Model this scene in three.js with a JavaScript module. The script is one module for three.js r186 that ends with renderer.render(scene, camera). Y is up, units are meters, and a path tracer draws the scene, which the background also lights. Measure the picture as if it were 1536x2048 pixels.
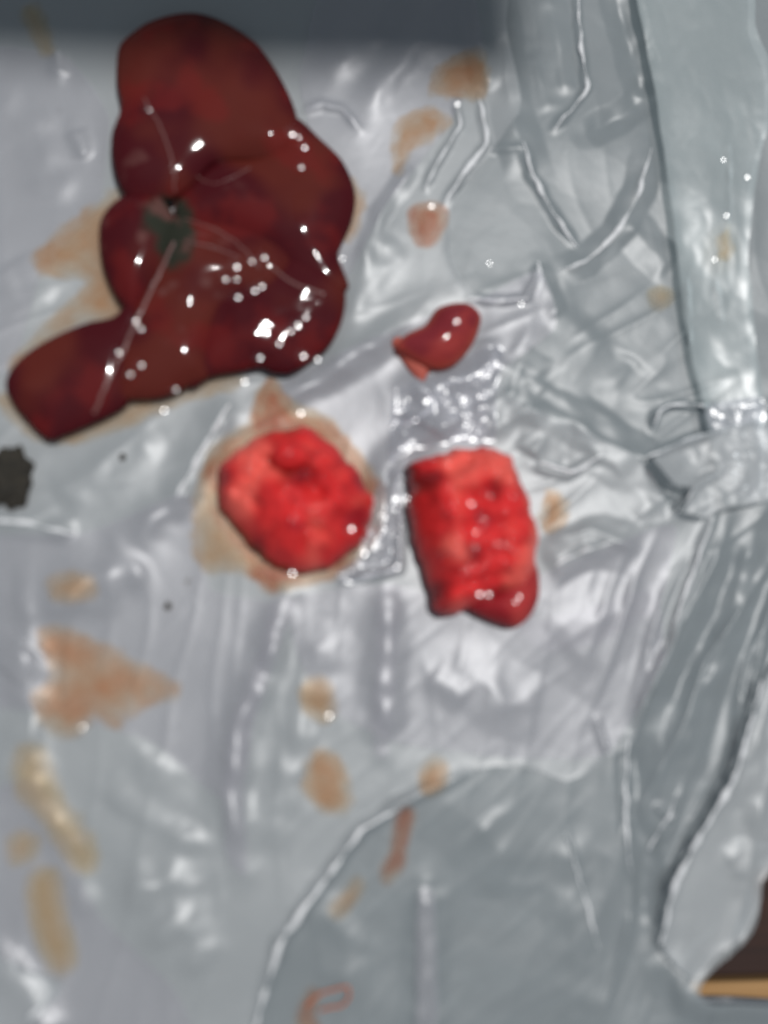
import * as THREE from 'three';
import { ImprovedNoise } from 'three/addons/math/ImprovedNoise.js';
import { RoundedBoxGeometry } from 'three/addons/geometries/RoundedBoxGeometry.js';
import { mergeGeometries } from 'three/addons/utils/BufferGeometryUtils.js';

// ───────────────────────── camera, sky, sun, exposure ─────────────────────────
const scene = new THREE.Scene();
const camera = new THREE.PerspectiveCamera(48, 768 / 1024, 0.01, 20);
camera.position.set(-0.022, 0.262, 0.034);
camera.up.set(0, 0, -1);
camera.lookAt(0.0, 0, 0.002);
camera.focus = 0.307;            // metres: the lens focuses a little past the sheet
camera.userData.fStop = 2.9;
camera.updateMatrixWorld(true); camera.updateProjectionMatrix();

const renderer = new THREE.WebGLRenderer({ antialias: true });
renderer.setSize(768, 1024);
renderer.toneMapping = THREE.LinearToneMapping;
renderer.toneMappingExposure = 0.71;
renderer.shadowMap.enabled = true;

const pn = new ImprovedNoise();
const N3 = (x, y, z = 0) => pn.noise(x, y, z);
const fbm = (x, y, z = 0, o = 4) => { let s = 0, a = 0.5; for (let i = 0; i < o; i++) { s += a * pn.noise(x, y, z + i * 7.3); x *= 2.03; y *= 2.03; a *= 0.5; } return s; };
let seed = 20240611;
const rnd = () => { seed = (seed * 1664525 + 1013904223) >>> 0; return seed / 4294967296; };
const clamp = (x, a = 0, b = 1) => Math.min(b, Math.max(a, x));
const sstep = (a, b, x) => { const t = clamp((x - a) / (b - a)); return t * t * (3 - 2 * t); };

{ // a pale sky with thin broken cloud
  const w = 512, h = 256, d = new Float32Array(w * h * 4);
  for (let j = 0; j < h; j++) for (let i = 0; i < w; i++) {
    const th = (i / w) * Math.PI * 2, el = (j / h - 0.5) * Math.PI, ce = Math.cos(el), se = Math.sin(el);
    const X = ce * Math.cos(th), Z = ce * Math.sin(th);
    const c = sstep(-0.12, 0.22, fbm(X * 2.6 + 4, Z * 2.6, se * 2.6, 5));
    const g = Math.pow(clamp(1 - Math.abs(se)), 1.6);
    const up = se > 0 ? 1 : 0.35, k = (j * w + i) * 4;
    d[k] = up * (0.44 + 0.20 * g + 0.40 * c); d[k + 1] = up * (0.56 + 0.16 * g + 0.37 * c); d[k + 2] = up * (0.70 + 0.10 * g + 0.30 * c); d[k + 3] = 1;
  }
  const t = new THREE.DataTexture(d, w, h, THREE.RGBAFormat, THREE.FloatType);
  t.mapping = THREE.EquirectangularReflectionMapping; t.magFilter = THREE.LinearFilter; t.minFilter = THREE.LinearFilter; t.needsUpdate = true;
  scene.background = t; scene.environment = t;
  scene.backgroundIntensity = 0.40; scene.environmentIntensity = 0.40;
}
const SUN = new THREE.Vector3(0.165, 0.97, -0.165).normalize();   // high, from the side of the upper right corner
const sun = new THREE.DirectionalLight(new THREE.Color(1.0, 0.985, 0.97), 4.3);
sun.position.copy(SUN).multiplyScalar(1.2); sun.target.position.set(0, 0, 0);
sun.castShadow = true; sun.shadow.radius = 3.0; sun.shadow.mapSize.set(4096, 4096);
Object.assign(sun.shadow.camera, { left: -0.35, right: 0.35, top: 0.35, bottom: -0.35, near: 0.2, far: 2.5 });
scene.add(sun, sun.target);

// ───────────────────────── helpers ─────────────────────────
// a pixel of the photograph (1536 × 2048) gives a direction; its distance comes from the plane y it lies on
const _v = new THREE.Vector3();
function P(px, py, y = 0) {
  _v.set(px / 768 - 1, 1 - py / 1024, 0.5).unproject(camera).sub(camera.position);
  const t = (y - camera.position.y) / _v.y;
  return new THREE.Vector3(camera.position.x + _v.x * t, y, camera.position.z + _v.z * t);
}
function toPx(x, y, z) { const q = new THREE.Vector3(x, y, z).project(camera); return [(q.x + 1) * 768, (1 - q.y) * 1024]; }
const names = {};
const numbered = (n) => { const k = names[n] = (names[n] ?? -1) + 1; return k ? `${n}_${String(k).padStart(3, '0')}` : n; };
function thing(name, label, category, group) {
  const o = new THREE.Group(); o.name = numbered(name); o.userData = { label, category }; if (group) o.userData.group = group; scene.add(o); return o;
}
function mesh(name, geo, mat, parent) {
  const m = new THREE.Mesh(geo, mat); m.name = name; m.castShadow = m.receiveShadow = true; parent.add(m); return m;
}
function lone(name, geo, mat, label, category, group) {
  const m = mesh(numbered(name), geo, mat, scene); m.userData = { label, category }; if (group) m.userData.group = group; return m;
}
// closed smooth outline from a few points [[x, y], ...]
function smooth(pts, n = 110, tension = 0.5) {
  const c = new THREE.CatmullRomCurve3(pts.map(([x, y]) => new THREE.Vector3(x, y, 0)), true, 'catmullrom', tension);
  return c.getSpacedPoints(n).slice(0, n).map((p) => [p.x, p.y]);
}
function sdPoly(poly, x, y) {                     // > 0 inside
  let d = 1e18, inside = false;
  for (let i = 0, j = poly.length - 1; i < poly.length; j = i++) {
    const [ax, ay] = poly[j], [bx, by] = poly[i];
    const ex = bx - ax, ey = by - ay, wx = x - ax, wy = y - ay;
    const t = clamp((wx * ex + wy * ey) / (ex * ex + ey * ey + 1e-18));
    const qx = wx - ex * t, qy = wy - ey * t; d = Math.min(d, qx * qx + qy * qy);
    if ((ay > y) !== (by > y) && x < (bx - ax) * (y - ay) / (by - ay) + ax) inside = !inside;
  }
  return (inside ? 1 : -1) * Math.sqrt(d);
}
function dLine(pts, x, y) {                       // distance to an open polyline, and how far along it
  let best = 1e18, along = 0; const n = pts.length - 1;
  for (let i = 0; i < n; i++) {
    const [ax, ay] = pts[i], [bx, by] = pts[i + 1];
    const ex = bx - ax, ey = by - ay, t = clamp(((x - ax) * ex + (y - ay) * ey) / (ex * ex + ey * ey));
    const qx = x - ax - ex * t, qy = y - ay - ey * t, dd = qx * qx + qy * qy;
    if (dd < best) { best = dd; along = (i + t) / n; }
  }
  return [Math.sqrt(best), along];
}
// triangles of a grid cut along sd = 0; vertex(x, y, d) -> index
function clipGrid(x0, x1, y0, y1, step, sd, put) {
  const nx = Math.ceil((x1 - x0) / step) + 1, ny = Math.ceil((y1 - y0) / step) + 1, D = new Float32Array(nx * ny);
  for (let j = 0; j < ny; j++) for (let i = 0; i < nx; i++) { const d = sd(x0 + i * step, y0 + j * step); D[j * nx + i] = Math.abs(d) < step * 1e-3 ? step * 1e-3 : d; }
  const ids = new Map(), idx = [], at = (k) => [x0 + (k % nx) * step, y0 + Math.floor(k / nx) * step];
  const corner = (k) => { let v = ids.get(k); if (v === undefined) { const [x, y] = at(k); v = put(x, y, D[k], false, k % nx, Math.floor(k / nx)); ids.set(k, v); } return v; };
  const cross = (a, b) => { if (a > b) [a, b] = [b, a]; const key = a * 67108864 + b; let v = ids.get(key);
    if (v === undefined) { const [ax, ay] = at(a), [bx, by] = at(b), t = D[a] / (D[a] - D[b]); v = put(ax + (bx - ax) * t, ay + (by - ay) * t, 0, true); ids.set(key, v); } return v; };
  const tri = (a, b, c) => {
    const s = [a, b, c], k = s.filter((q) => D[q] > 0).length;
    if (!k) return;
    if (k === 3) { idx.push(corner(a), corner(b), corner(c)); return; }
    let r = 0; while (!((k === 1) ? (D[s[r]] > 0) : (D[s[r]] < 0))) r++;
    const p = s[r], q = s[(r + 1) % 3], w = s[(r + 2) % 3];
    if (k === 1) idx.push(corner(p), cross(p, q), cross(p, w));
    else idx.push(cross(p, q), corner(q), corner(w), cross(p, q), corner(w), cross(p, w));
  };
  for (let j = 0; j < ny - 1; j++) for (let i = 0; i < nx - 1; i++) {
    const a = j * nx + i, b = a + 1, c = a + nx, e = c + 1;
    if ((i + j) & 1) { tri(a, c, b); tri(b, c, e); } else { tri(a, c, e); tri(a, e, b); }
  }
  return { idx, nx, ny };
}
// a soft closed body from an outline on the table plane (metres, x/z)
function body({ outline, step = 0.0004, w, H, base = 0, rim = 0.0016, relief = () => 0, color, blur = 6, cut = 1 }) {
  let xa = 1e9, xb = -1e9, za = 1e9, zb = -1e9;
  for (const [x, z] of outline) { xa = Math.min(xa, x); xb = Math.max(xb, x); za = Math.min(za, z); zb = Math.max(zb, z); }
  xa -= step * 2; za -= step * 2; xb += step * 2; zb += step * 2;
  const nx = Math.ceil((xb - xa) / step) + 1, ny = Math.ceil((zb - za) / step) + 1;
  const V = [], grid = new Int32Array(nx * ny).fill(-1);
  const { idx } = clipGrid(xa, xb, za, zb, step, (x, z) => sdPoly(outline, x, z), (x, z, d, edge, i, j) => { V.push([x, z, d, edge]); if (!edge) grid[j * nx + i] = V.length - 1; return V.length - 1; });
  const n = V.length, prof = (d) => { const t = clamp(d / w); return Math.pow(1 - (1 - t) * (1 - t), 0.5); };
  let h = new Float32Array(n); V.forEach(([, , d], k) => h[k] = prof(d));
  for (let it = 0; it < blur; it++) {                // round off the ridge lines of the distance field
    const g = h.slice();
    for (let j = 1; j < ny - 1; j++) for (let i = 1; i < nx - 1; i++) {
      const k = grid[j * nx + i]; if (k < 0 || V[k][2] < step * 2.2) continue;
      let s = 0, c = 0; for (const q of [grid[j * nx + i - 1], grid[j * nx + i + 1], grid[(j - 1) * nx + i], grid[(j + 1) * nx + i]]) if (q >= 0) { s += h[q]; c++; }
      g[k] = 0.4 * h[k] + 0.6 * s / c;
    } h = g;
  }
  const pos = new Float32Array(n * 6), col = new Float32Array(n * 6), uv = new Float32Array(n * 4), top = new Float32Array(n);
  V.forEach(([x, z, d, edge], k) => {
    const f = edge ? 0 : h[k], y = base + rim + f * H * (1 + 0) + (edge ? 0 : relief(x, z, d) * sstep(0, w * 0.5, d));
    top[k] = y; const c = color(x, z, d, y);
    pos.set([x, y, z], k * 3); pos.set([x, base + rim * (1 - prof(d)), z], (n + k) * 3);
    col.set(c, k * 3); col.set(c, (n + k) * 3); uv.set([x, z], k * 2); uv.set([x, z], (n + k) * 2);
  });
  // the rim is shared by top and bottom
  const low = (k) => V[k][3] ? k : n + k, all = idx.slice();
  for (let i = 0; i < idx.length; i += 3) all.push(low(idx[i]), low(idx[i + 2]), low(idx[i + 1]));
  const g = new THREE.BufferGeometry();
  g.setAttribute('position', new THREE.BufferAttribute(pos, 3)); g.setAttribute('color', new THREE.BufferAttribute(col, 3)); g.setAttribute('uv', new THREE.BufferAttribute(uv, 2));
  g.setIndex(all); g.computeVertexNormals();
  g.userData.topAt = (x, z) => { const i = Math.round((x - xa) / step), j = Math.round((z - za) / step); const k = i >= 0 && j >= 0 && i < nx && j < ny ? grid[j * nx + i] : -1; return k < 0 ? base : top[k]; };
  return g;
}
const ragged = (o, a) => o.map(([x, z]) => [x + a * 2 * fbm(x * 190, z * 190, 3, 3), z + a * 2 * fbm(x * 190, z * 190, 13, 3)]);
const px2 = (pts, y) => pts.map(([a, b]) => { const p = P(a, b, y); return [p.x, p.z]; });
function noiseTex(size, f, srgb = false) {
  const d = new Uint8Array(size * size * 4);
  for (let j = 0; j < size; j++) for (let i = 0; i < size; i++) { const c = f(i / size, j / size), k = (j * size + i) * 4; d[k] = clamp(c[0]) * 255; d[k + 1] = clamp(c[1]) * 255; d[k + 2] = clamp(c[2]) * 255; d[k + 3] = 255; }
  const t = new THREE.DataTexture(d, size, size); t.wrapS = t.wrapT = THREE.RepeatWrapping; t.magFilter = THREE.LinearFilter; t.minFilter = THREE.LinearMipmapLinearFilter; t.generateMipmaps = true;
  if (srgb) t.colorSpace = THREE.SRGBColorSpace; t.needsUpdate = true; return t;
}
// noise that wraps: blend of shifted copies
const wrapN = (f) => (u, v) => f(u, v) * (1 - u) * (1 - v) + f(u - 1, v) * u * (1 - v) + f(u, v - 1) * (1 - u) * v + f(u - 1, v - 1) * u * v;

// ───────────────────────── materials ─────────────────────────
const crinkle = noiseTex(1024, (() => { const f = wrapN((u, v) => 0.5 * (1 - Math.abs(fbm(u * 9, v * 9, 1, 4)) * 3) + 0.5 * (1 - Math.abs(fbm(u * 22 + 5, v * 17, 3, 3)) * 3)); return (u, v) => { const q = 0.45 + 0.42 * f(u, v); return [q, q, q]; }; })());
crinkle.repeat.set(1 / 0.09, 1 / 0.09);
const flesh = noiseTex(1024, (() => { const f = wrapN((u, v) => fbm(u * 40, v * 40, 2, 4)); return (u, v) => { const q = 0.5 + 0.7 * f(u, v); return [q, q, q]; }; })());
flesh.repeat.set(1 / 0.03, 1 / 0.03);
const film = (color, through, rough = 0.2, bump = 0.00006) => new THREE.MeshPhysicalMaterial({ color: new THREE.Color().setRGB(...color), transmission: through, thickness: 0, roughness: rough, ior: 1.5, specularIntensity: 0.68, side: THREE.DoubleSide, bumpMap: crinkle, bumpScale: bump });
const M = {
  under: new THREE.MeshPhysicalMaterial({ color: new THREE.Color().setRGB(0.10, 0.11, 0.124), roughness: 0.5, side: THREE.DoubleSide, bumpMap: crinkle, bumpScale: 0.00015 }),
  film: film([0.50, 0.55, 0.57], 0.70, 0.36),
  layer: film([0.66, 0.685, 0.70], 0.68, 0.36),
  veil: film([0.76, 0.76, 0.79], 0.82, 0.36),
  gloss: film([0.76, 0.77, 0.80], 0.84, 0.21, 0.00004),
  fold: film([0.88, 0.885, 0.90], 0.32, 0.36),
  strip: film([0.62, 0.68, 0.69], 0.70, 0.30, 0.00006),
  liver: new THREE.MeshPhysicalMaterial({ vertexColors: true, roughness: 0.6, specularIntensity: 0.08, clearcoat: 0.2, clearcoatRoughness: 0.07, bumpMap: flesh, bumpScale: 0.00003 }),
  lung: new THREE.MeshPhysicalMaterial({ vertexColors: true, roughness: 0.65, specularIntensity: 0.2, clearcoat: 0.35, clearcoatRoughness: 0.12, bumpMap: flesh, bumpScale: 0.0001 }),
  strand: new THREE.MeshPhysicalMaterial({ color: new THREE.Color().setRGB(0.12, 0.042, 0.038), roughness: 0.5, clearcoat: 0.25, clearcoatRoughness: 0.15 }),
  fluid: new THREE.MeshPhysicalMaterial({ vertexColors: true, transmission: 0.97, thickness: 0, roughness: 0.3, specularIntensity: 0.12, ior: 1.34, side: THREE.DoubleSide }),
  glintDrop: new THREE.MeshPhysicalMaterial({ color: 0xffffff, transmission: 1, thickness: 0, roughness: 0.14, ior: 1.6 }),
  dirt: new THREE.MeshStandardMaterial({ vertexColors: true, roughness: 0.9 }),
  blockerBlack: new THREE.MeshPhysicalMaterial({ color: new THREE.Color().setRGB(0.02, 0.02, 0.022), roughness: 0.35 }),
  glass: new THREE.MeshPhysicalMaterial({ color: new THREE.Color().setRGB(0.01, 0.01, 0.012), roughness: 0.05, clearcoat: 1 }),
};

// ───────────────────────── the table ─────────────────────────
{
  const table = new THREE.Group(); table.name = 'table'; table.userData = { label: 'brown plank table top under the plastic bag', kind: 'structure' }; scene.add(table);
  const wood = (a, b) => { const f = (u, v) => { const g = 0.5 + 0.5 * Math.sin((v * 34 + fbm(u * 2, v * 9, 5, 4) * 9)), n = 0.5 + fbm(u * 6, v * 70, 1, 4), k = clamp(0.45 * g + 0.55 * n); return a.map((q, i) => q + (b[i] - q) * k); };
    const t = noiseTex(512, f, true); t.repeat.set(1 / 0.5, 1 / 0.12); return new THREE.MeshStandardMaterial({ map: t, roughness: 0.85 }); };
  const light = wood([0.50, 0.37, 0.22], [0.66, 0.52, 0.35]), dark = wood([0.13, 0.065, 0.045], [0.22, 0.125, 0.085]);
  const edge = P(1480, 1958, -0.0075).z;
  let z = edge - 0.354;
  const rows = [[0.118, dark], [0.118, dark], [0.118, dark], [0.0085, light], [0.118, dark], [0.118, dark]];
  for (const [w, m] of rows) { const g = new RoundedBoxGeometry(0.8, 0.018, w - 0.0012, 2, 0.0012); const p = mesh('plank', g, m, table); p.position.set(0.02, -0.0165, z + w / 2);
    const uv = g.attributes.uv, ps = g.attributes.position; for (let i = 0; i < uv.count; i++) uv.setXY(i, ps.getX(i), ps.getZ(i)); z += w; }
}

// ───────────────────────── shape of the bag (in photo pixels on the table plane) ─────────────────────────
const LIVER = [[235,100],[252,75],[300,42],[370,25],[430,35],[500,75],[540,120],[575,180],[595,235],[640,275],[685,320],[710,380],[705,440],[678,505],[688,540],[698,575],[682,600],[685,640],[660,690],[630,715],[585,745],[545,745],[520,735],[470,745],[420,755],[380,775],[330,795],[280,800],[240,820],[180,850],[130,870],[95,880],[50,840],[20,800],[10,760],[40,715],[100,675],[170,645],[230,630],[250,610],[225,580],[205,540],[198,490],[202,440],[225,405],[245,385],[225,330],[222,270],[240,215],[232,160]];
const LUNG_A = [[428,965],[450,920],[500,880],[550,858],[605,850],[652,872],[692,912],[728,958],[748,1000],[740,1050],[710,1100],[660,1132],[600,1143],[540,1125],[490,1080],[450,1022]];
const LUNG_B = [[820,930],[868,908],[930,895],[975,885],[1012,908],[1042,960],[1062,1000],[1076,1080],[1072,1140],[1040,1180],[985,1200],[930,1225],[890,1228],[868,1205],[852,1150],[832,1080],[818,1000]];
const SPLEEN = [[790,694],[812,667],[850,648],[878,613],[930,604],[961,625],[960,655],[940,698],[905,732],[868,738],[835,726],[806,708]];
const flat = [LIVER, LUNG_A, LUNG_B, SPLEEN].map((p) => smooth(p, 60));

const ridges = [];   // [points, half width px, height mm, sharp, fade]
const R = (pts, w, h, sharp = 0, fade = 1) => { let a = 1e9, b = -1e9, c = 1e9, d = -1e9; for (const [x, y] of pts) { a = Math.min(a, x); b = Math.max(b, x); c = Math.min(c, y); d = Math.max(d, y); } const m = w * (sharp ? 1 : 2.2); ridges.push({ pts, w, h, sharp, fade, a: a - m, b: b + m, c: c - m, d: d + m }); };
// long soft folds of the lower half
R([[575,1190],[530,1330],[480,1460],[462,1580],[480,1740]], 32, 2.3); R([[655,1230],[640,1330],[600,1450],[560,1600],[520,1720]], 40, 0.9);
R([[775,1170],[772,1330],[765,1500]], 32, 1.7); R([[850,1770],[852,1880],[848,2080]], 28, 1.6);
R([[40,1240],[60,1420],[30,1620]], 44, 1.2); R([[60,1540],[120,1680],[190,1840]], 30, 0.9); R([[-40,1880],[60,1990],[110,2080]], 36, 1.6);
R([[240,1730],[330,1850],[430,1950]], 60, 1.0); R([[1120,1650],[1150,1850],[1180,2080]], 34, 1.0); R([[300,1120],[200,1180],[60,1210]], 40, 1.3); R([[400,1640],[330,1780],[360,1900]], 60, 1.4); R([[950,1640],[1000,1700],[1010,1800]], 50, 1.1); R([[330,1500],[240,1640]], 60, 0.6);
// the crisp white crease running down to the bottom edge
R([[930,1545],[800,1605],[720,1660],[650,1755],[560,1880],[500,2080]], 20, 1.9, 1); R([[640,1790],[700,1900],[690,2040]], 40, 0.7);
// left side
R([[-40,1035],[60,1050],[160,1072]], 34, 1.5, 1); R([[470,800],[410,900],[350,1010],[250,1090]], 32, 1.8); R([[330,870],[200,960],[110,1010]], 40, 0.9);
R([[115,90],[118,160]], 16, 0.9); R([[150,260],[172,320]], 18, 0.9); R([[60,1290],[10,1350]], 40, 1.1); R([[240,1130],[120,1190],[20,1200]], 50, 0.8);
R([[-20,170],[90,260],[120,420]], 60, 0.7); R([[20,520],[80,620]], 50, 0.5);
// between the organs
R([[500,830],[660,740],[850,640],[960,600]], 30, 1.5); R([[560,800],[720,720],[800,650]], 26, 0.9); R([[640,770],[730,560],[790,470]], 34, 1.1); R([[720,540],[760,430],[830,330]], 24, 1.0, 1);
R([[780,800],[830,780],[870,830],[840,880],[780,930],[752,1000],[740,1080],[690,1158]], 30, 1.7); R([[690,1160],[740,1150],[795,1140],[800,1060],[795,980]], 16, 1.2, 1);
R([[860,780],[920,760],[970,740],[1000,700]], 26, 1.3); R([[975,720],[990,800],[985,900]], 26, 1.5); R([[920,690],[990,690]], 14, 0.9, 1); R([[800,830],[850,850],[890,880]], 14, 1.2, 1);
R([[610,225],[645,212],[685,225],[718,262]], 13, 1.2, 1); R([[720,250],[850,60],[900,-40]], 40, 1.1); R([[640,180],[760,40],[800,-40]], 40, 1.2);
// upper right
R([[912,205],[918,255],[872,335],[850,380]], 11, 1.4, 1); R([[958,195],[972,290],[935,340],[888,408]], 11, 1.7, 1); R([[985,-40],[1000,100],[1030,260],[1060,360]], 26, 2.2); R([[940,-40],[960,100],[975,190]], 18, 1.6);
R([[1150,-40],[1160,100],[1172,180],[1140,225],[1105,262]], 12, 2.0, 1); R([[1040,290],[1060,350],[1105,430],[1155,495]], 15, 1.5, 1); R([[1300,260],[1275,390],[1230,470],[1170,525],[1115,545]], 18, 1.7); R([[975,298],[1045,300]], 12, 1.0, 1);
R([[1090,-40],[1120,120],[1130,200]], 20, 1.2); R([[1060,100],[1100,230]], 16, 0.9); R([[1290,195],[1240,235],[1170,268]], 18, -2.0); R([[1225,-40],[1260,90],[1290,200]], 20, -2.6);
R([[935,598],[1000,605],[1050,600],[1075,540]], 12, 1.6, 1); R([[1075,530],[1095,590],[1115,640]], 15, 1.2); R([[1250,440],[1300,500],[1345,540]], 22, 1.3); R([[1100,560],[1040,690],[990,760]], 50, 0.9);
// middle right, the crumpled knot beside the second lung
R([[1000,780],[1120,830],[1280,920],[1360,990]], 26, 2.0); R([[1060,800],[1085,880],[1060,920]], 30, 1.8); R([[1060,930],[1130,950],[1205,910]], 16, 1.3, 1); R([[1130,870],[1220,930],[1330,1040]], 22, 1.4);
R([[1080,1130],[1140,1100],[1200,1080],[1280,1110]], 28, 2.0); R([[1090,1080],[1180,1060],[1270,1100]], 18, 1.2, 1); R([[1300,860],[1310,825],[1340,812],[1410,815]], 11, 1.8, 1); R([[1280,920],[1350,890],[1420,870]], 14, 1.8, 1); R([[1340,1030],[1370,980],[1420,950]], 12, 2.0, 1); R([[1290,930],[1320,980],[1360,1000]], 13, 1.4, 1);
R([[1050,850],[1020,800],[1040,730],[1100,760]], 20, 1.1); R([[1200,640],[1120,740],[1080,800]], 60, 1.0); R([[1280,720],[1200,830]], 44, -1.3);
R([[1110,1300],[1200,1240],[1300,1180]], 50, 1.0); R([[900,1300],[1000,1400],[1080,1420]], 40, 0.8); R([[860,1340],[940,1400]], 26, 0.9);
// lower right, long hanging folds
R([[1430,1010],[1370,1180],[1330,1300],[1285,1400],[1262,1490]], 15, 2.4, 1); R([[1450,1040],[1400,1200],[1350,1310],[1300,1400]], 18, 1.6); R([[1530,1010],[1470,1180],[1440,1300],[1380,1440],[1360,1560]], 26, 2.4); R([[1490,1060],[1420,1260],[1340,1420]], 20, -1.6);
R([[1545,1180],[1500,1390],[1445,1560],[1385,1665],[1335,1760],[1312,1880]], 17, 3.0, 1); R([[1270,1460],[1278,1640],[1292,1860]], 24, -3.2); R([[1510,1440],[1500,1600],[1540,1700]], 20, 2.0); R([[1360,1580],[1340,1650],[1310,1700]], 12, 1.6, 1); R([[1310,1610],[1340,1640]], 10, 1.2, 1); R([[1255,1470],[1252,1650],[1262,1780]], 13, 1.3, 1);
R([[1440,1720],[1475,1700],[1470,1760]], 16, 1.2); R([[1130,1650],[1170,1780]], 8, 0.6, 1); R([[1210,1510],[1190,1430]], 14, 1.0, 1); R([[1320,1900],[1360,1990],[1350,2080]], 30, 1.6);
function H(u, v) {                               // metres
  let y = 0;
  for (const r of ridges) {
    if (u < r.a || u > r.b || v < r.c || v > r.d) continue;
    const [d, t] = dLine(r.pts, u + 5 * N3(u / 37, v / 37, 9), v + 5 * N3(u / 37, v / 37, 19)), e = r.fade ? sstep(0, 0.18, t) * (1 - sstep(0.82, 1, t)) * 0.8 + 0.2 : 1;
    const crisp = sstep(820, 980, u), q = r.sharp ? Math.pow(Math.max(0, 1 - d / r.w), 1.25) : (1 - crisp) * Math.exp(-(d * d) / (r.w * r.w)) + crisp * Math.max(0, 1 - Math.sqrt(d * d + 6) / (1.9 * r.w));
    y += r.h * (1 - 0.3 * crisp) * q * e * (0.75 + 0.5 * N3(u / 60, v / 60, 31 + r.w));
  }
  // broad billows, then flat facets meeting in creases, strong on the crumpled right side
  const right = 0.28 + 0.72 * sstep(700, 1250, u + 0.15 * (v - 900)) * (1 - 0.75 * sstep(1300, 1600, v) * (1 - sstep(1180, 1290, u)));
  y += 1.6 * fbm(u / 420, v / 420, 3, 2);
  const tri = (x) => { x = x - Math.floor(x); return Math.abs(x * 2 - 1); };
  const wu = u + 26 * N3(u / 240, v / 240, 51), wv = v + 26 * N3(u / 240, v / 240, 57);
  y += 0.6 * right * (0.8 * tri((wu * 0.92 + wv * 0.39) / 290) * (0.5 + N3(u / 300, v / 300, 71)) + 0.6 * tri((wu * 0.55 - wv * 0.83) / 210) * (0.5 + N3(u / 260, v / 260, 77)) + 0.14 * tri((wu * 0.97 - wv * 0.2) / 97) * clamp(0.3 + 1.4 * N3(u / 200, v / 200, 83)));
  // drawn-out creases that run the way the film was pulled: down the lower half, slanting between the organs, down the right
  const pull = (ang, len, wid, s) => { const ca = Math.cos(ang), sa = Math.sin(ang), a = (wu * ca + wv * sa) / len, b = (-wu * sa + wv * ca) / wid; return Math.pow(1 - Math.min(1, 2.2 * Math.abs(N3(a, b, s))), 3); };
  const mid = sstep(520, 650, v) * (1 - sstep(1000, 1200, v)), lowR = sstep(1000, 1250, v) * sstep(1120, 1300, u), top = 1 - sstep(500, 700, v), low = sstep(1050, 1250, v) * (1 - sstep(1120, 1300, u));
  y += 0.30 * mid * (0.4 + 0.6 * right) * pull(-0.5, 420, 90, 3) + 1.0 * lowR * (pull(1.95, 760, 95, 7) + 0.15 * pull(1.85, 520, 50, 9)) + 0.10 * top * right * pull(1.42, 620, 110, 11) + 0.13 * low * (pull(1.65, 700, 90, 15) + 0.5 * pull(2.4, 380, 60, 17));
  y += 0.10 * (0.2 + right) * Math.abs(fbm(u / 110, v / 110, 13, 2));
  let k = 1e9; for (const p of flat) k = Math.min(k, -sdFast(p, u, v));
  const press = sstep(-30, 50, k);
  return (y * (0.06 + 0.94 * press)) * 0.001;
}
const boxes = new Map();
function sdFast(p, u, v) {                        // far away, the distance to the box is near enough
  let b = boxes.get(p); if (!b) { b = [1e9, -1e9, 1e9, -1e9]; for (const [x, y] of p) { b[0] = Math.min(b[0], x); b[1] = Math.max(b[1], x); b[2] = Math.min(b[2], y); b[3] = Math.max(b[3], y); } boxes.set(p, b); }
  if (u < b[0] - 60 || u > b[1] + 60 || v < b[2] - 60 || v > b[3] + 60) return -60;
  return sdPoly(p, u, v);
}
function sheet({ box, step, sd, height }) {
  const pos = [], uv = [];
  const { idx } = clipGrid(box[0], box[1], box[2], box[3], step, sd ?? (() => 1), (u, v, d) => { const p = P(u, v, 0); pos.push(p.x, height(u, v, d), p.z); uv.push(p.x, p.z); return pos.length / 3 - 1; });
  const g = new THREE.BufferGeometry(); g.setAttribute('position', new THREE.Float32BufferAttribute(pos, 3)); g.setAttribute('uv', new THREE.Float32BufferAttribute(uv, 2)); g.setIndex(idx); g.computeVertexNormals(); return g;
}
// the bag's own edge: a bite out of its lower right corner lets the table show
const bite = smooth([[1388,1975],[1425,1925],[1490,1870],[1512,1810],[1500,1765],[1518,1735],[1600,1720],[1760,1780],[1760,2025],[1600,2012],[1530,2006],[1470,2002],[1410,2000]], 70);
const bag = thing('plastic_bag', 'crumpled clear plastic bag spread flat under the organs', 'plastic bag');
mesh('bottom_layer', sheet({ box: [-260, 1800, -260, 2300], step: 7, sd: (u, v) => -sdFast(bite, u, v), height: (u, v) => -0.0028 + 0.0022 * fbm(u / 160, v / 160, 101, 3) + 0.0006 * Math.abs(fbm(u / 60 + 3, v / 90, 111, 3)) }), M.under, bag);
mesh('top_layer', sheet({ box: [-260, 1800, -260, 2300], step: 4, sd: (u, v) => -sdFast(bite, u, v), height: (u, v, d) => H(u, v) + 0.0022 * sstep(60, 0, d) * (u > 1300 ? 1 : 0) }), M.film, bag);
function overlay(name, pts, mat, lift, extra = () => 0, n = 80, curl = 0.0006, step = 4) {
  const o = smooth(pts, n, 0.25), b = [1e9, -1e9, 1e9, -1e9]; for (const [x, y] of o) { b[0] = Math.min(b[0], x); b[1] = Math.max(b[1], x); b[2] = Math.min(b[2], y); b[3] = Math.max(b[3], y); }
  return mesh(name, sheet({ box: [b[0] - 8, b[1] + 8, b[2] - 8, b[3] + 8], step, sd: (u, v) => sdPoly(o, u + 3 * N3(u / 70, v / 70, 5), v + 3 * N3(u / 70, v / 70, 8)), height: (u, v, d) => H(u, v) + lift + curl * (0.3 + 1.4 * Math.max(0, 0.4 + 1.5 * N3(u / 90, v / 90, 41))) * Math.exp(-d / 10) + extra(u, v, d) }), mat, bag);
}
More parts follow.
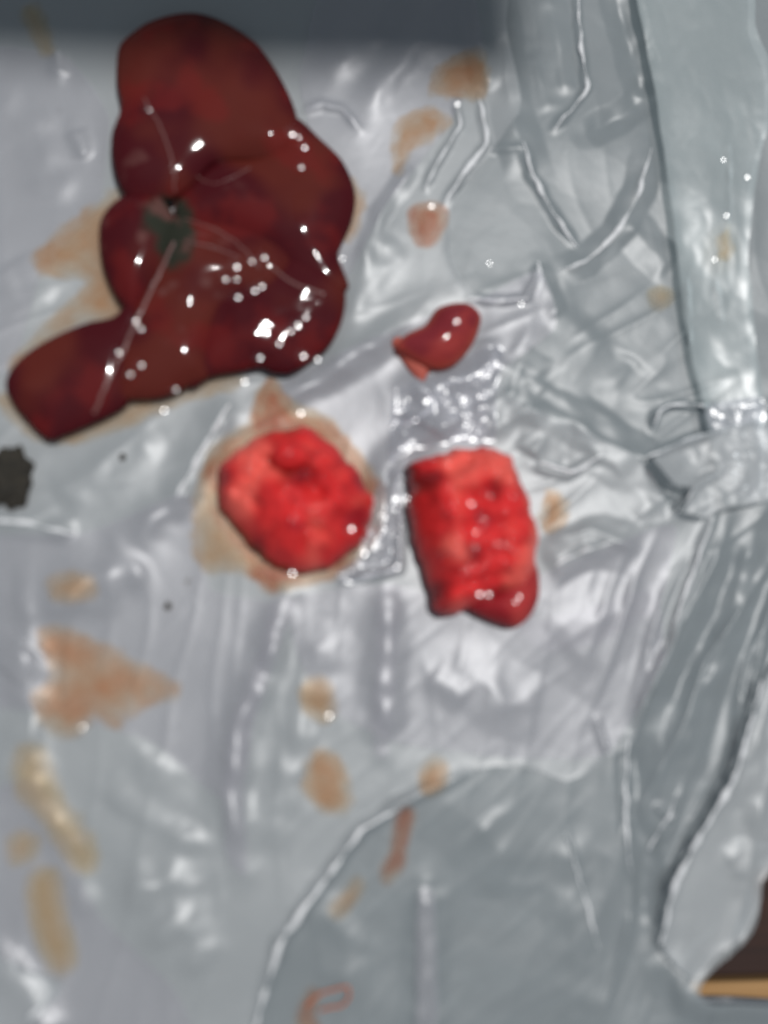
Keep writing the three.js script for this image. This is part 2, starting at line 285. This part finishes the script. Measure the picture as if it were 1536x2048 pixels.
// a second layer of film over the middle of the bag; its torn lower edge runs from the white crease to the right-hand folds
overlay('film_layer', [[-255,-255],[500,-255],[1000,-255],[1012,60],[1040,220],[985,300],[905,400],[900,520],[960,600],[1075,545],[1100,640],[1000,780],[1130,850],[1280,925],[1345,1035],[1428,1020],[1380,1180],[1330,1310],[1285,1405],[1262,1485],[1205,1520],[1135,1562],[1050,1535],[960,1534],[880,1572],[810,1606],[720,1664],[652,1758],[560,1883],[500,2060],[430,2290],[100,2295],[-255,2295],[-258,1500],[-258,700]], M.layer, 0.00025, () => 0, 260, 0.0003);
// the long flat strip folded over on the right
overlay('folded_strip', [[1262,-60],[1285,100],[1302,200],[1336,440],[1366,690],[1392,790],[1412,900],[1432,1010],[1475,1008],[1512,990],[1518,880],[1508,780],[1495,640],[1486,500],[1498,380],[1528,250],[1530,150],[1500,60],[1484,-60]], M.strip, 0.0030, (u, v) => -0.4 * H(u, v) + 0.0006 * N3(u / 120, v / 260, 7) + 0.0003 * Math.abs(fbm(u / 50, v / 90, 27, 2)), 120, 0.0004);
overlay('film_flap', [[1290,925],[1340,895],[1420,868],[1510,850],[1540,900],[1530,1000],[1440,1020],[1400,1040],[1350,1030],[1370,985],[1330,975]], M.layer, 0.0044, (u, v) => 0.0006 * Math.abs(fbm(u / 40, v / 40, 61, 3)), 70);
overlay('film_flap', [[1312,1880],[1340,1760],[1390,1665],[1450,1560],[1500,1400],[1560,1300],[1620,1500],[1555,1700],[1512,1755],[1510,1800],[1480,1858],[1420,1905],[1378,1950],[1345,1925]], M.layer, 0.0030, (u, v) => -0.4 * H(u, v) + 0.0004 * Math.abs(fbm(u / 90, v / 140, 63, 2)), 90, 0.0003);
overlay('film_flap', [[-80,1880],[40,1925],[120,1955],[128,1975],[70,2040],[-80,2120]], M.layer, 0.0016, () => 0, 50, 0.0006);

// further loose layers: the bag is bunched up, so the film lies double and threefold in places
const veils = [
  [[700,-200],[905,-200],[960,110],[890,260],[760,430],[690,560],[640,330],[600,150]], 
  [[560,770],[840,640],[960,600],[1075,545],[1110,660],[980,760],[960,900],[790,960],[700,900],[640,830]], [[-200,1080],[160,1070],[380,990],[420,1180],[560,1210],[530,1350],[460,1600],[300,1480],[60,1420],[-200,1400]],
  [[580,1200],[780,1170],[1080,1240],[1300,1180],[1320,1310],[1210,1510],[960,1510],[780,1480],[660,1420],[600,1320]], [[760,1180],[800,1180],[790,1330],[775,1510],[745,1500],[752,1330]], [[545,1200],[590,1200],[545,1340],[505,1460],[490,1600],[495,1750],[455,1720],[445,1580],[460,1460],[510,1330]],
  [[-200,130],[120,110],[215,230],[200,400],[80,560],[20,740],[-200,780]], [[1000,1190],[1300,1060],[1350,1060],[1310,1220],[1180,1290],[1080,1300]], [[-200,1700],[60,1560],[200,1830],[360,1990],[420,2280],[-200,2280]], [[835,1790],[868,1790],[872,2090],[832,2090]],
];
for (const v of veils) overlay('film_layer', v, M.veil, 0.0006 + 0.0002 * rnd(), () => 0, 90, 0, 5);
const crumple = (s, a) => (u, v, d) => a * sstep(0, 30, d) * (Math.abs(N3(u / 44, v / 44, s)) + 0.5 * Math.abs(N3(u / 21 + 3, v / 25, s + 4)));
overlay('glossy_patch', [[790,780],[860,750],[960,700],[1005,700],[990,800],[985,890],[900,890],[830,905],[775,930],[780,850]], M.gloss, 0.0010, crumple(3, 0.0006), 60, 0.0003, 3);
overlay('glossy_patch', [[752,980],[780,940],[810,950],[805,1050],[800,1145],[740,1160],[685,1172],[672,1150],[720,1110]], M.gloss, 0.0010, crumple(9, 0.0005), 60, 0.0003, 3);
overlay('glossy_patch', [[1400,820],[1510,805],[1515,930],[1500,1000],[1440,990],[1420,900]], M.gloss, 0.0040, crumple(11, 0.0006), 50, 0.0003, 3);

// narrow rolled folds of the film that stand up as ridges
function fold(pts, r, lift = 0.0003) {
  const c = new THREE.CatmullRomCurve3(pts.map(([a, b]) => new THREE.Vector3(a, b, 0)), false, 'catmullrom', 0.15), L = c.getLength(), n = Math.ceil(L / 7), pos = [], uv = [], idx = [], m = 9;
  for (let i = 0; i <= n; i++) {
    const t = i / n, p = c.getPointAt(t), q = c.getTangentAt(t), wob = 4 * N3(p.x / 31, p.y / 31, r);
    const u = p.x - q.y * wob, v = p.y + q.x * wob, o = P(u, v, 0), o2 = P(u - q.y, v + q.x, 0).sub(o).normalize();
    const k = r * (0.25 + 0.75 * Math.pow(Math.sin(Math.PI * clamp(t, 0.02, 0.98)), 0.5)) * 0.68 * Math.max(0.12, 0.62 + 1.1 * N3(u / 40, v / 40, 3 + r * 100) + 0.5 * N3(u / 15, v / 15, 4)), y = H(u, v) + lift;
    for (let j = 0; j < m; j++) { const a = j / (m - 1) * Math.PI * 1.2 - 0.1 * Math.PI; pos.push(o.x + o2.x * Math.cos(a) * k, y + Math.sin(a) * k * 0.8 - k * 0.1, o.z + o2.z * Math.cos(a) * k); uv.push(o.x + j * 0.0003, o.z); }
  }
  for (let i = 0; i < n; i++) for (let j = 0; j < m - 1; j++) { const a = i * m + j; idx.push(a, a + 1, a + m, a + 1, a + m + 1, a + m); }
  const g = new THREE.BufferGeometry(); g.setAttribute('position', new THREE.Float32BufferAttribute(pos, 3)); g.setAttribute('uv', new THREE.Float32BufferAttribute(uv, 2)); g.setIndex(idx); g.computeVertexNormals();
  mesh('fold', g, M.fold, bag);
}
fold([[800,1612],[720,1662],[650,1757],[560,1882],[500,2090]], 0.0010); fold([[958,195],[972,290],[935,340],[888,408]], 0.0009); fold([[912,205],[918,255],[872,335],[850,380]], 0.0007);
fold([[1152,-60],[1160,100],[1172,180],[1140,225],[1105,262]], 0.0008); fold([[610,225],[645,212],[685,225],[718,262]], 0.0009); fold([[1508,1360],[1445,1560],[1385,1665],[1335,1760],[1308,1885]], 0.0010, 0.0034);
fold([[1300,862],[1310,828],[1340,814],[1412,817],[1500,815],[1560,830]], 0.0007, 0.0022); fold([[1340,1030],[1372,985],[1425,950]], 0.0008, 0.004); fold([[1282,922],[1350,893],[1425,870]], 0.0007, 0.004); fold([[680,1158],[712,1165],[745,1150],[798,1140]], 0.0010);
fold([[1046,290],[1060,350],[1105,430],[1155,495]], 0.0008); fold([[1300,300],[1275,390],[1230,470],[1170,525],[1115,545]], 0.0009); fold([[935,600],[1000,606],[1048,602]], 0.0010); fold([[1075,525],[1078,570],[1070,600]], 0.0012);
fold([[460,812],[410,895],[352,1005]], 0.0011); fold([[-20,1040],[60,1048],[150,1072]], 0.0012); fold([[800,1040],[790,980],[812,915]], 0.0012); fold([[700,1150],[740,1070],[752,1000]], 0.0014); fold([[780,850],[830,842],[870,815],[850,775]], 0.0015); fold([[930,775],[985,725],[992,690]], 0.0009); fold([[1372,560],[1376,690]], 0.0010, 0.002); fold([[1452,300],[1456,420],[1430,560],[1440,650]], 0.0008, 0.002);
fold([[1110,1130],[1160,1105],[1220,1085]], 0.0012); fold([[1080,925],[1140,945],[1205,912]], 0.0007); fold([[1130,1665],[1168,1790],[1195,1900]], 0.0004); fold([[60,2035],[95,2000],[125,1970]], 0.0009, 0.0016); fold([[1355,1580],[1330,1640],[1300,1700]], 0.0006); fold([[1255,1480],[1250,1620],[1258,1740]], 0.0006); fold([[1420,1040],[1360,1200],[1310,1330]], 0.0006);

// ───────────────────────── organs ─────────────────────────
const mixc = (a, b, t) => a.map((q, i) => q + (b[i] - q) * clamp(t));
{ // liver: overlapping lobes round a green-stained hilum
  const liver = thing('liver', 'glossy dark maroon liver with several lobes and a green stain', 'liver');
  const dk = [0.050, 0.0045, 0.007], br = [0.085, 0.014, 0.010], rd = [0.13, 0.010, 0.009], gr = [0.022, 0.024, 0.017], pale = [0.12, 0.05, 0.045];
  const y = 0.004, bile = P(332, 425, 0.009), bile2 = P(350, 470, 0.009);
  const tint = (brown) => (x, z, d) => {
    let c = mixc(dk, br, sstep(-0.1, 0.25, fbm(x * 45 + 3, z * 45, 2, 3) + brown));
    c = mixc(c, rd, sstep(0.0, 0.25, fbm(x * 70 + 9, z * 70, 12, 4) - 0.02) * 0.5);
    const q = Math.min(Math.hypot(x - bile.x, z - bile.z), Math.hypot((x - bile2.x) * 1.3, (z - bile2.z) * 0.8)) + 0.0022 * fbm(x * 350, z * 350, 6, 4);
    c = mixc(c, gr, sstep(0.0070, 0.0042, q));
    c = mixc(c, pale, 0.7 * sstep(0.16, 0.34, fbm(x * 160, z * 160, 22, 4)) * sstep(0.022, 0.010, q));
    return c;
  };
  const lobes = [
    // outline px, thickness m, edge width m, brownness, base
    [[[235,100],[252,75],[300,42],[370,25],[430,35],[500,75],[540,120],[575,180],[595,235],[600,300],[560,330],[505,325],[430,330],[390,370],[345,400],[280,400],[245,385],[225,330],[222,270],[240,215],[232,160]], 0.0105, 0.009, 0.08, 0.0004],
    [[[560,240],[595,235],[640,275],[685,320],[710,380],[705,440],[678,505],[688,540],[698,575],[670,585],[600,560],[520,500],[440,470],[370,460],[350,410],[390,360],[440,322],[520,310]], 0.0098, 0.010, 0.0, 0.0004],
    [[[200,440],[225,405],[262,385],[320,392],[350,440],[345,500],[310,570],[268,622],[235,600],[208,545],[198,490]], 0.0085, 0.007, -0.1, 0.0003],
    [[[340,440],[420,435],[520,455],[590,510],[560,590],[450,620],[430,690],[420,752],[380,772],[330,795],[275,800],[235,790],[235,700],[262,620],[300,560]], 0.0090, 0.008, 0.16, 0.0005],
    [[[262,600],[290,640],[270,720],[262,790],[240,820],[180,850],[130,870],[95,880],[50,840],[20,800],[10,760],[40,715],[100,675],[170,645],[225,632]], 0.0078, 0.008, -0.12, 0.0003],
    [[[430,580],[490,530],[590,505],[660,530],[690,580],[685,640],[660,690],[630,715],[585,745],[545,745],[520,735],[470,745],[420,755],[380,775],[390,700]], 0.0080, 0.007, -0.05, 0.0003],
  ];
  const G = lobes.map(([o, h, w, b, base], i) => body({ outline: smooth(px2(o, y), 110), w: w * 1.25, H: h * 0.42, base: base + 0.0004, rim: 0.0026, blur: 16, step: 0.00042, color: tint(b),
    relief: (x, z, d) => 0.0018 * fbm(x * 50 + i * 3, z * 50, i, 2) + (i === 5 ? 0.0007 * fbm(x * 120, z * 120, 4, 2) : 0) }));
  G.forEach((g) => mesh('lobe', g, M.liver, liver));
  const topAt = (x, z) => Math.max(...G.map((g) => g.userData.topAt(x, z)));
  // pale membranes and ducts
  const cords = [[[345,470],[310,540],[262,640],[232,705],[205,760],[180,815]], [[390,330],[420,352],[455,345],[500,318]], [[285,180],[330,270],[345,350],[340,400]], [[365,420],[430,445],[480,480],[520,525]], [[360,470],[430,485],[480,505]], [[540,520],[590,555],[650,575]]];
  const rad = [0.0006, 0.00024, 0.00028, 0.0003, 0.00024, 0.0004];
  cords.forEach((c, i) => {
    const cc = new THREE.CatmullRomCurve3(c.map(([a, b]) => { const p = P(a, b, 0.011); return new THREE.Vector3(p.x, 0, p.z); }));
    const pts = cc.getPoints(40).map((p) => { const yy = topAt(p.x, p.z); return new THREE.Vector3(p.x + 0.0004 * N3(p.x * 500, p.z * 500, 1), Math.max(yy, 0.002) + rad[i] * -0.6, p.z); });
    for (let k = 0; k < 3; k++) for (let j = 1; j < pts.length - 1; j++) pts[j].y = (pts[j - 1].y + pts[j].y * 2 + pts[j + 1].y) / 4;
    mesh('duct', new THREE.TubeGeometry(new THREE.CatmullRomCurve3(pts), 60, rad[i], 7), M.strand, liver);
  });
}
const lungTint = (s, dark) => (x, z, d) => {
  const a = [0.60, 0.024, 0.025], b = [0.24, 0.008, 0.011], p = [0.72, 0.085, 0.065];
  let c = mixc(a, b, sstep(-0.05, 0.3, fbm(x * 110 + s, z * 110, s, 4) + dark));
  c = mixc(c, p, 0.5 * sstep(0.05, 0.3, fbm(x * 85 + s * 2, z * 85, s + 5, 4)));
  c = mixc(c, [0.22, 0.010, 0.020], 0.6 * sstep(0.12, 0.3, fbm(x * 95 + s, z * 95 + 4, s + 31, 3)));
  c = mixc(c, b, 0.35 * sstep(0.06, 0.26, fbm(x * 300, z * 300, s + 8, 3)));
  return mixc(c, [0.80, 0.125, 0.095], 0.75 * sstep(0.0, 0.30, fbm(x * 80 + 7, z * 65, s + 18, 3)));
};
{
  const lung = thing('lung', 'round crimson lung sitting in a thin orange puddle', 'lung', 'pair of lungs');
  const cleft = [px2([[575,948],[600,960],[640,985]], 0.012), px2([[520,930],[560,925],[600,930],[625,945]], 0.012)], hump = P(570, 900, 0.013);
  mesh('lobe', body({ outline: ragged(smooth(px2(LUNG_A, 0.006), 130), 0.0011), w: 0.013, H: 0.0135, base: 0.0006, rim: 0.0018, blur: 16, step: 0.0004,
    color: lungTint(3, 0.0),
    relief: (x, z) => { let r = 0.0052 * fbm(x * 75, z * 75, 3, 3) - 0.0014 * Math.pow(1 - Math.min(1, 3 * Math.abs(fbm(x * 130, z * 130, 8, 3))), 3) + 0.0006 * fbm(x * 500, z * 500, 2, 2); for (const c of cleft) r -= 0.0026 * Math.exp(-Math.pow(dLine(c, x, z)[0] / 0.0016, 2)); r += 0.0015 * Math.exp(-Math.pow(Math.hypot(x - hump.x, z - hump.z) / 0.004, 2)); return r; } }), M.lung, lung);
  mesh('lobe', body({ outline: smooth(px2([[540,905],[560,878],[590,880],[618,905],[612,930],[575,940],[548,928]], 0.015), 50), w: 0.004, H: 0.0042, base: 0.0125, rim: 0.001, blur: 6, step: 0.0004, color: lungTint(7, -0.15), relief: (x, z) => 0.001 * fbm(x * 160, z * 160, 2, 3) }), M.lung, lung);
}
{
  const lung = thing('lung', 'bright red ribbed lung with a dark flap at one end', 'lung', 'pair of lungs');
  const ribs = [[[900,1010],[960,985],[1040,950]], [[890,1085],[960,1062],[1065,1030]], [[880,1150],[960,1120],[1070,1085]], [[880,1195],[950,1170],[1050,1140]]].map((r) => px2(r, 0.015));
  const ridge = px2([[905,925],[895,1020],[890,1120],[905,1215]], 0.014), notch = px2([[850,940],[890,950],[930,920]], 0.012);
  mesh('lobe', body({ outline: ragged(smooth(px2(LUNG_B, 0.006), 130), 0.0011), w: 0.009, H: 0.0145, base: 0.0006, rim: 0.0018, blur: 12, step: 0.0004, color: lungTint(1, -0.06),
    relief: (x, z) => { let r = 0.0042 * fbm(x * 80, z * 80, 5, 3) - 0.0011 * Math.pow(1 - Math.min(1, 3 * Math.abs(fbm(x * 120, z * 150, 9, 3))), 3) + 0.0006 * fbm(x * 500, z * 500, 2, 2); ribs.forEach((c) => r -= 0.0008 * Math.exp(-Math.pow(dLine(c, x + 0.002 * N3(x * 120, z * 120, 3), z + 0.002 * N3(x * 120, z * 120, 6))[0] / 0.0018, 2))); r += 0.0014 * Math.exp(-Math.pow(dLine(ridge, x, z)[0] / 0.004, 2)); r -= 0.003 * Math.exp(-Math.pow(dLine(notch, x, z)[0] / 0.002, 2)); return r; } }), M.lung, lung);
  mesh('flap', body({ outline: smooth(px2([[925,1208],[985,1170],[1040,1110],[1074,1130],[1080,1188],[1063,1232],[1030,1256],[988,1246],[945,1226]], 0.004), 70), w: 0.007, H: 0.0070, base: 0.0005, rim: 0.002, blur: 8, step: 0.0004, color: (x, z, d) => mixc(lungTint(9, 0.4)(x, z, d), [0.26, 0.012, 0.018], 0.7), relief: (x, z) => 0.0014 * fbm(x * 130, z * 130, 6, 3) }), M.lung, lung);
}
{
  const sp = thing('spleen', 'small oval dark red spleen with a pale torn tail', 'spleen');
  const t = (x, z, d) => mixc(mixc([0.17, 0.020, 0.026], [0.25, 0.032, 0.03], sstep(-0.1, 0.2, fbm(x * 120, z * 120, 3, 3))), [0.34, 0.06, 0.04], 0.8 * sstep(0.002, 0, d));
  mesh('lobe', body({ outline: smooth(px2(SPLEEN, 0.004), 80), w: 0.0060, H: 0.0050, base: 0.0005, rim: 0.0022, blur: 10, step: 0.00035, color: t, relief: (x, z) => 0.0012 * fbm(x * 90, z * 90, 3, 3) }), M.liver, sp);
  const tail = [[783,686],[800,672],[826,700],[850,718],[870,728],[856,748],[847,766],[828,752],[806,722]];
  mesh('tail', body({ outline: smooth(px2(tail, 0.002), 60), w: 0.003, H: 0.0022, base: 0.0005, rim: 0.0008, blur: 4, step: 0.0003, color: () => [0.40, 0.10, 0.075], relief: (x, z) => 0.0004 * fbm(x * 200, z * 200, 1, 3) }), M.liver, sp);
}

// ───────────────────────── watery blood on the film ─────────────────────────
const ink = { o: [0.96, 0.72, 0.52], d: [0.97, 0.73, 0.56], r: [0.88, 0.42, 0.30], y: [0.95, 0.89, 0.75], t: [0.95, 0.80, 0.64] };
function puddle(pts, core, label, name = 'blood_puddle', rough = 7, group) {
  const o = smooth(pts, 70), b = [1e9, -1e9, 1e9, -1e9]; for (const [x, y] of o) { b[0] = Math.min(b[0], x); b[1] = Math.max(b[1], x); b[2] = Math.min(b[2], y); b[3] = Math.max(b[3], y); }
  const size = Math.min(b[1] - b[0], b[3] - b[2]), coats = [-10, -3, 4 + size * 0.03, 8 + size * 0.08, 12 + size * 0.15].map((inset, n) => {     // the fluid dried in several runs, each a little smaller
    const pos = [], col = [], uv = [];
    const { idx } = clipGrid(b[0] - 16, b[1] + 16, b[2] - 16, b[3] + 16, 4, (u, v) => sdPoly(o, u + rough * fbm(u / 26, v / 26, 3 + n, 3) * 2.4, v + rough * fbm(u / 26, v / 26, 9 + n, 3) * 2.4) - inset, (u, v, d) => {
      const p = P(u, v, 0); pos.push(p.x, H(u, v) + 0.00075 + n * 0.00012 + 0.0001 * (1 - Math.exp(-Math.max(0, d) / 14)), p.z); uv.push(p.x, p.z);
      col.push(...mixc([0.98, 0.945, 0.90], ink[core], 0.15 + 0.8 * fbm(u / 60, v / 60, 15 + n, 3))); return pos.length / 3 - 1; });
    const g = new THREE.BufferGeometry(); g.setAttribute('position', new THREE.Float32BufferAttribute(pos, 3)); g.setAttribute('color', new THREE.Float32BufferAttribute(col, 3)); g.setAttribute('uv', new THREE.Float32BufferAttribute(uv, 2)); g.setIndex(idx); g.computeVertexNormals(); return g; });
  const g = mergeGeometries(coats.filter((q) => q.index.count > 0));
  return lone(name, g, M.fluid, label, 'puddle', group ?? 'spots of thin blood on the plastic');
}
puddle([[215,400],[235,380],[250,420],[250,560],[235,640],[150,640],[90,700],[20,740],[60,690],[140,610],[190,560],[80,540],[100,490],[170,430]], 'o', 'orange watery blood seeping out beside the liver, along its pointed side lobe');
puddle([[0,800],[60,860],[120,885],[250,850],[360,800],[480,770],[440,740],[300,780],[150,860],[40,800]], 't', 'narrow yellowish rim of fluid under the tongue shaped liver lobe');
const grow = (p, k) => { const q = smooth(p, 60); return q.map(([x, y], i) => { const [ax, ay] = q[(i + 59) % 60], [bx, by] = q[(i + 1) % 60], l = Math.hypot(bx - ax, by - ay); return [x + (by - ay) / l * k, y - (bx - ax) / l * k]; }); };
puddle(grow(LUNG_A, 16), 'r', 'wet reddish fringe hugging the round crimson lung', 'blood_puddle', 5);
puddle([[700,370],[722,400],[715,440],[690,480],[680,450]], 'o', 'tiny orange seep at the rounded outer edge of the liver');
puddle([[520,790],[545,765],[575,810],[640,830],[690,880],[740,960],[700,1120],[600,1170],[560,1175],[490,1140],[405,1130],[395,1020],[410,940],[440,890],[505,850]], 't', 'thin tan puddle spreading under the round crimson lung');
puddle([[512,838],[525,790],[542,768],[562,790],[580,825],[600,870],[540,880]], 'r', 'pointed orange red tongue of blood between liver and lung', 'blood_puddle', 3);
puddle([[500,1140],[540,1130],[590,1145],[578,1165],[548,1180],[520,1160]], 'r', 'short reddish smear against the lower rim of the round lung', 'blood_puddle', 3);
puddle([[925,118],[955,112],[968,150],[965,190],[920,192],[868,186],[872,155],[895,130]], 'o', 'fan shaped amber blood spot above two parallel creases');
puddle([[795,265],[815,240],[850,225],[888,240],[870,275],[825,290],[808,320],[795,345],[790,310]], 'o', 'pale orange ragged blood smear beside the amber fan shaped spot');
puddle([[825,425],[850,412],[880,420],[888,445],[872,475],[850,490],[828,468]], 'r', 'rounded orange red blood drop at the end of a white crease', 'blood_puddle', 3);
puddle([[1302,590],[1320,580],[1338,592],[1332,608],[1312,614]], 'y', 'small yellow drop beside the folded strip edge', 'blood_puddle', 3);
puddle([[1420,480],[1440,462],[1458,480],[1462,515],[1448,540],[1422,530],[1416,505]], 'y', 'pale yellow drop lying on the folded strip').position.y += 0.0020;
puddle([[605,1375],[640,1360],[662,1385],[665,1420],[650,1440],[615,1415]], 't', 'tan teardrop shaped blood drop on a soft fold');
puddle([[615,1545],[640,1505],[670,1515],[692,1560],[695,1610],[670,1620],[620,1590]], 'o', 'orange brown kite shaped blood drop, largest on the soft folds');
puddle([[848,1540],[870,1518],[886,1535],[885,1565],[860,1582],[845,1570]], 'o', 'small oval orange drop on the edge of the upper film layer', 'blood_puddle', 3);
puddle([[85,1270],[130,1260],[190,1285],[260,1320],[330,1360],[355,1385],[300,1405],[250,1430],[230,1450],[190,1430],[140,1470],[90,1440],[80,1390],[110,1350]], 'd', 'large ragged orange brown blood stain on smooth plastic');
puddle([[105,1165],[150,1150],[190,1165],[180,1195],[120,1200]], 't', 'faint tan blot above the large ragged stain');
puddle([[40,1500],[85,1500],[110,1560],[140,1620],[190,1690],[185,1740],[140,1720],[90,1640],[40,1580]], 'y', 'long yellowish fluid streak below the large ragged stain');
puddle([[60,1760],[110,1740],[130,1820],[150,1920],[110,1940],[70,1860]], 'y', 'faint yellow fluid blot at the foot of the long streak');
puddle([[20,1690],[45,1665],[75,1680],[60,1715],[30,1720]], 'y', 'small yellow drop beside the long yellowish streak');
puddle([[800,1640],[815,1620],[822,1640],[808,1680],[800,1730],[775,1760],[770,1740],[788,1700]], 'r', 'thin reddish trickle crossing the white crease', 'blood_puddle', 2);
puddle([[665,1815],[690,1790],[715,1760],[722,1775],[700,1805],[678,1830]], 'o', 'short slanting orange trickle below the white crease', 'blood_puddle', 2);
puddle([[1085,1040],[1100,990],[1125,1005],[1120,1040],[1095,1060]], 'o', 'orange smear of blood against the ribbed lung');
puddle([[50,30],[75,20],[95,70],[105,105],[80,95]], 'y', 'yellowish streak on the plastic near the end of the liver');
puddle([[598,2075],[605,2020],[622,1985],[634,1990],[622,2030],[640,2075]], 'r', 'bright red smear at the tail of a curled red thread', 'blood_puddle', 2);
{
  const pts = [[612,2010],[640,1985],[668,1975],[695,1970],[697,1990],[682,2008],[660,2012],[640,2018]].map(([a, b]) => { const p = P(a, b, 0); p.y = H(a, b) + 0.0009; return p; });
  lone('tissue_thread', new THREE.TubeGeometry(new THREE.CatmullRomCurve3(pts), 60, 0.00032, 6), new THREE.MeshPhysicalMaterial({ color: new THREE.Color().setRGB(0.42, 0.13, 0.06), roughness: 0.3, clearcoat: 1 }), 'thin curled reddish thread of tissue on the plastic', 'thread');
}
// ───────────────────────── clear droplets added to make glints where the wet surfaces shine ─────────────────────────
{
  const R0 = 0.0072, r0 = 0.0015, prof = []; for (let i = 0; i <= 8; i++) { const r = r0 * i / 8; prof.push(new THREE.Vector2(Math.max(r, 1e-6), Math.sqrt(R0 * R0 - r * r) - Math.sqrt(R0 * R0 - r0 * r0))); }
  const cap = new THREE.LatheGeometry(prof.reverse(), 20), organs = [], on = [[LIVER, 'dark maroon liver'], [LUNG_A, 'round crimson lung'], [[...LUNG_B, [1070, 1240]], 'ribbed bright red lung'], [SPLEEN, 'small oval spleen']];
  scene.traverse((o) => { if (o.isMesh && o.geometry.userData.topAt) organs.push(o.geometry.userData.topAt); });
  const spots = [[595,270],[606,290],[580,262],[600,331],[472,592],[505,578],[520,570],[468,530],[500,520],[525,512],[447,556],[470,556],[578,660],[592,647],[608,632],[555,685],[516,714],[603,710],[632,717],[277,656],[265,640],[231,703],[277,729],[256,748],[347,778],[293,215],[914,640],[635,1030],[700,1060],[897,979],[892,1010],[892,1025],[908,1103],[884,1114],[943,1112],[978,1192],[960,1192],[914,202],[862,408],[979,524],[1043,606],[597,826],[484,762],[322,820],[580,1150],[655,1438],[155,1462],[57,1684],[120,1954],[790,1020],[812,998],[1450,316],[1457,428],[1433,516],[1499,350],[727,1110],[793,1137],[682,514],[115,155],[830,840],[855,800]];
  for (const [a, b] of spots) {
    let y = 0; for (let k = 0; k < 3; k++) { const p = P(a, b, y); y = Math.max(...organs.map((f) => f(p.x, p.z)), 0); if (y < 0.0015) { y = H(...toPx(p.x, 0, p.z)) + (a > 1300 ? 0.0022 : 0.0006); } }
    const p = P(a, b, y), where = on.find(([q]) => sdPoly(q, a, b) > -6)?.[1] ?? (a > 1400 ? 'folded plastic strip' : 'open plastic film'), o = lone('glint_droplet', cap, M.glintDrop, `tiny clear droplet added for its glint on the ${where}`, 'droplet', `added glint droplets on the ${where}`);
    const e = 0.0012, f = (x, z) => Math.max(...organs.map((q) => q(x, z)), 0.001);
    const nrm = y > 0.003 ? new THREE.Vector3(f(p.x - e, p.z) - f(p.x + e, p.z), 2 * e, f(p.x, p.z - e) - f(p.x, p.z + e)).normalize().lerp(new THREE.Vector3(0, 1, 0), 0.5).normalize() : new THREE.Vector3(0, 1, 0);
    o.quaternion.setFromUnitVectors(new THREE.Vector3(0, 1, 0), nrm); const q = 0.5 + 0.4 * rnd(); o.scale.set(q, q, q); o.position.copy(p);
  }
}
// ───────────────────────── dirt ─────────────────────────
function crumb(px, py, r, label, flatness = 0.6, name = 'dirt_crumb') {
  const g = new THREE.IcosahedronGeometry(1, r > 0.002 ? 24 : 8), ps = g.attributes.position, col = [], c = P(px, py, 0), s = px * 0.1;
  for (let i = 0; i < ps.count; i++) { const x = ps.getX(i), y = ps.getY(i), z = ps.getZ(i), k = 1 + 0.55 * fbm(x * 1.6 + s, y * 1.6 + z * 2.3, z * 1.6, 4) + 0.2 * fbm(x * 6 + s, y * 6, z * 6, 3), q = clamp(0.4 + 1.2 * fbm(x * 4, y * 4 + s, z * 4, 3)); ps.setXYZ(i, x * k * r, y * k * r * flatness, z * k * r * 1.25); col.push(0.010 + 0.024 * q, 0.009 + 0.019 * q, 0.007 + 0.012 * q); }
  g.setAttribute('color', new THREE.Float32BufferAttribute(col, 3)); g.computeVertexNormals();
  const m = lone(name, g, M.dirt, label, 'crumb', 'crumbs of dirt'); m.position.set(c.x, H(px, py) + r * flatness * 0.7, c.z); return m;
}
crumb(20, 958, 0.0052, 'large ragged dark brown crumb beyond the tongue shaped liver lobe', 0.45);
crumb(336, 1213, 0.0009, 'tiny dark brown speck above the large ragged blood stain');
crumb(246, 916, 0.0007, 'minute brown speck between the liver and the large crumb');
crumb(376, 1163, 0.0006, 'minute orange brown speck beside the tan puddle');

// ───────────────────────── unseen flat panel added overhead only to block the sun; its shadow falls across the top of the scene ─────────────────────────
{
  const ph = thing('sun_blocker', 'black tablet added out of view to shade the top edge of the bag', 'blocker');
  const y = 0.62, k = y / SUN.y, a = P(-190, 104, 0), b = P(1050, 104, 0);
  const x0 = a.x + SUN.x * k, x1 = b.x + SUN.x * k, z1 = a.z + SUN.z * k, len = 0.17;
  const shell = mesh('case', new RoundedBoxGeometry(x1 - x0, 0.009, len, 4, 0.004), M.blockerBlack, ph); shell.position.set((x0 + x1) / 2, y + 0.0045, z1 - len / 2);
  const scr = mesh('screen', new RoundedBoxGeometry(x1 - x0 - 0.006, 0.001, len - 0.012, 2, 0.0005), M.glass, ph); scr.position.set((x0 + x1) / 2, y + 0.0096, z1 - len / 2);
  const ring = mesh('lens', new THREE.CylinderGeometry(0.005, 0.0055, 0.002, 32), M.glass, ph); ring.position.set(x0 + 0.014, y - 0.0008, z1 - 0.014);
}
renderer.render(scene, camera);
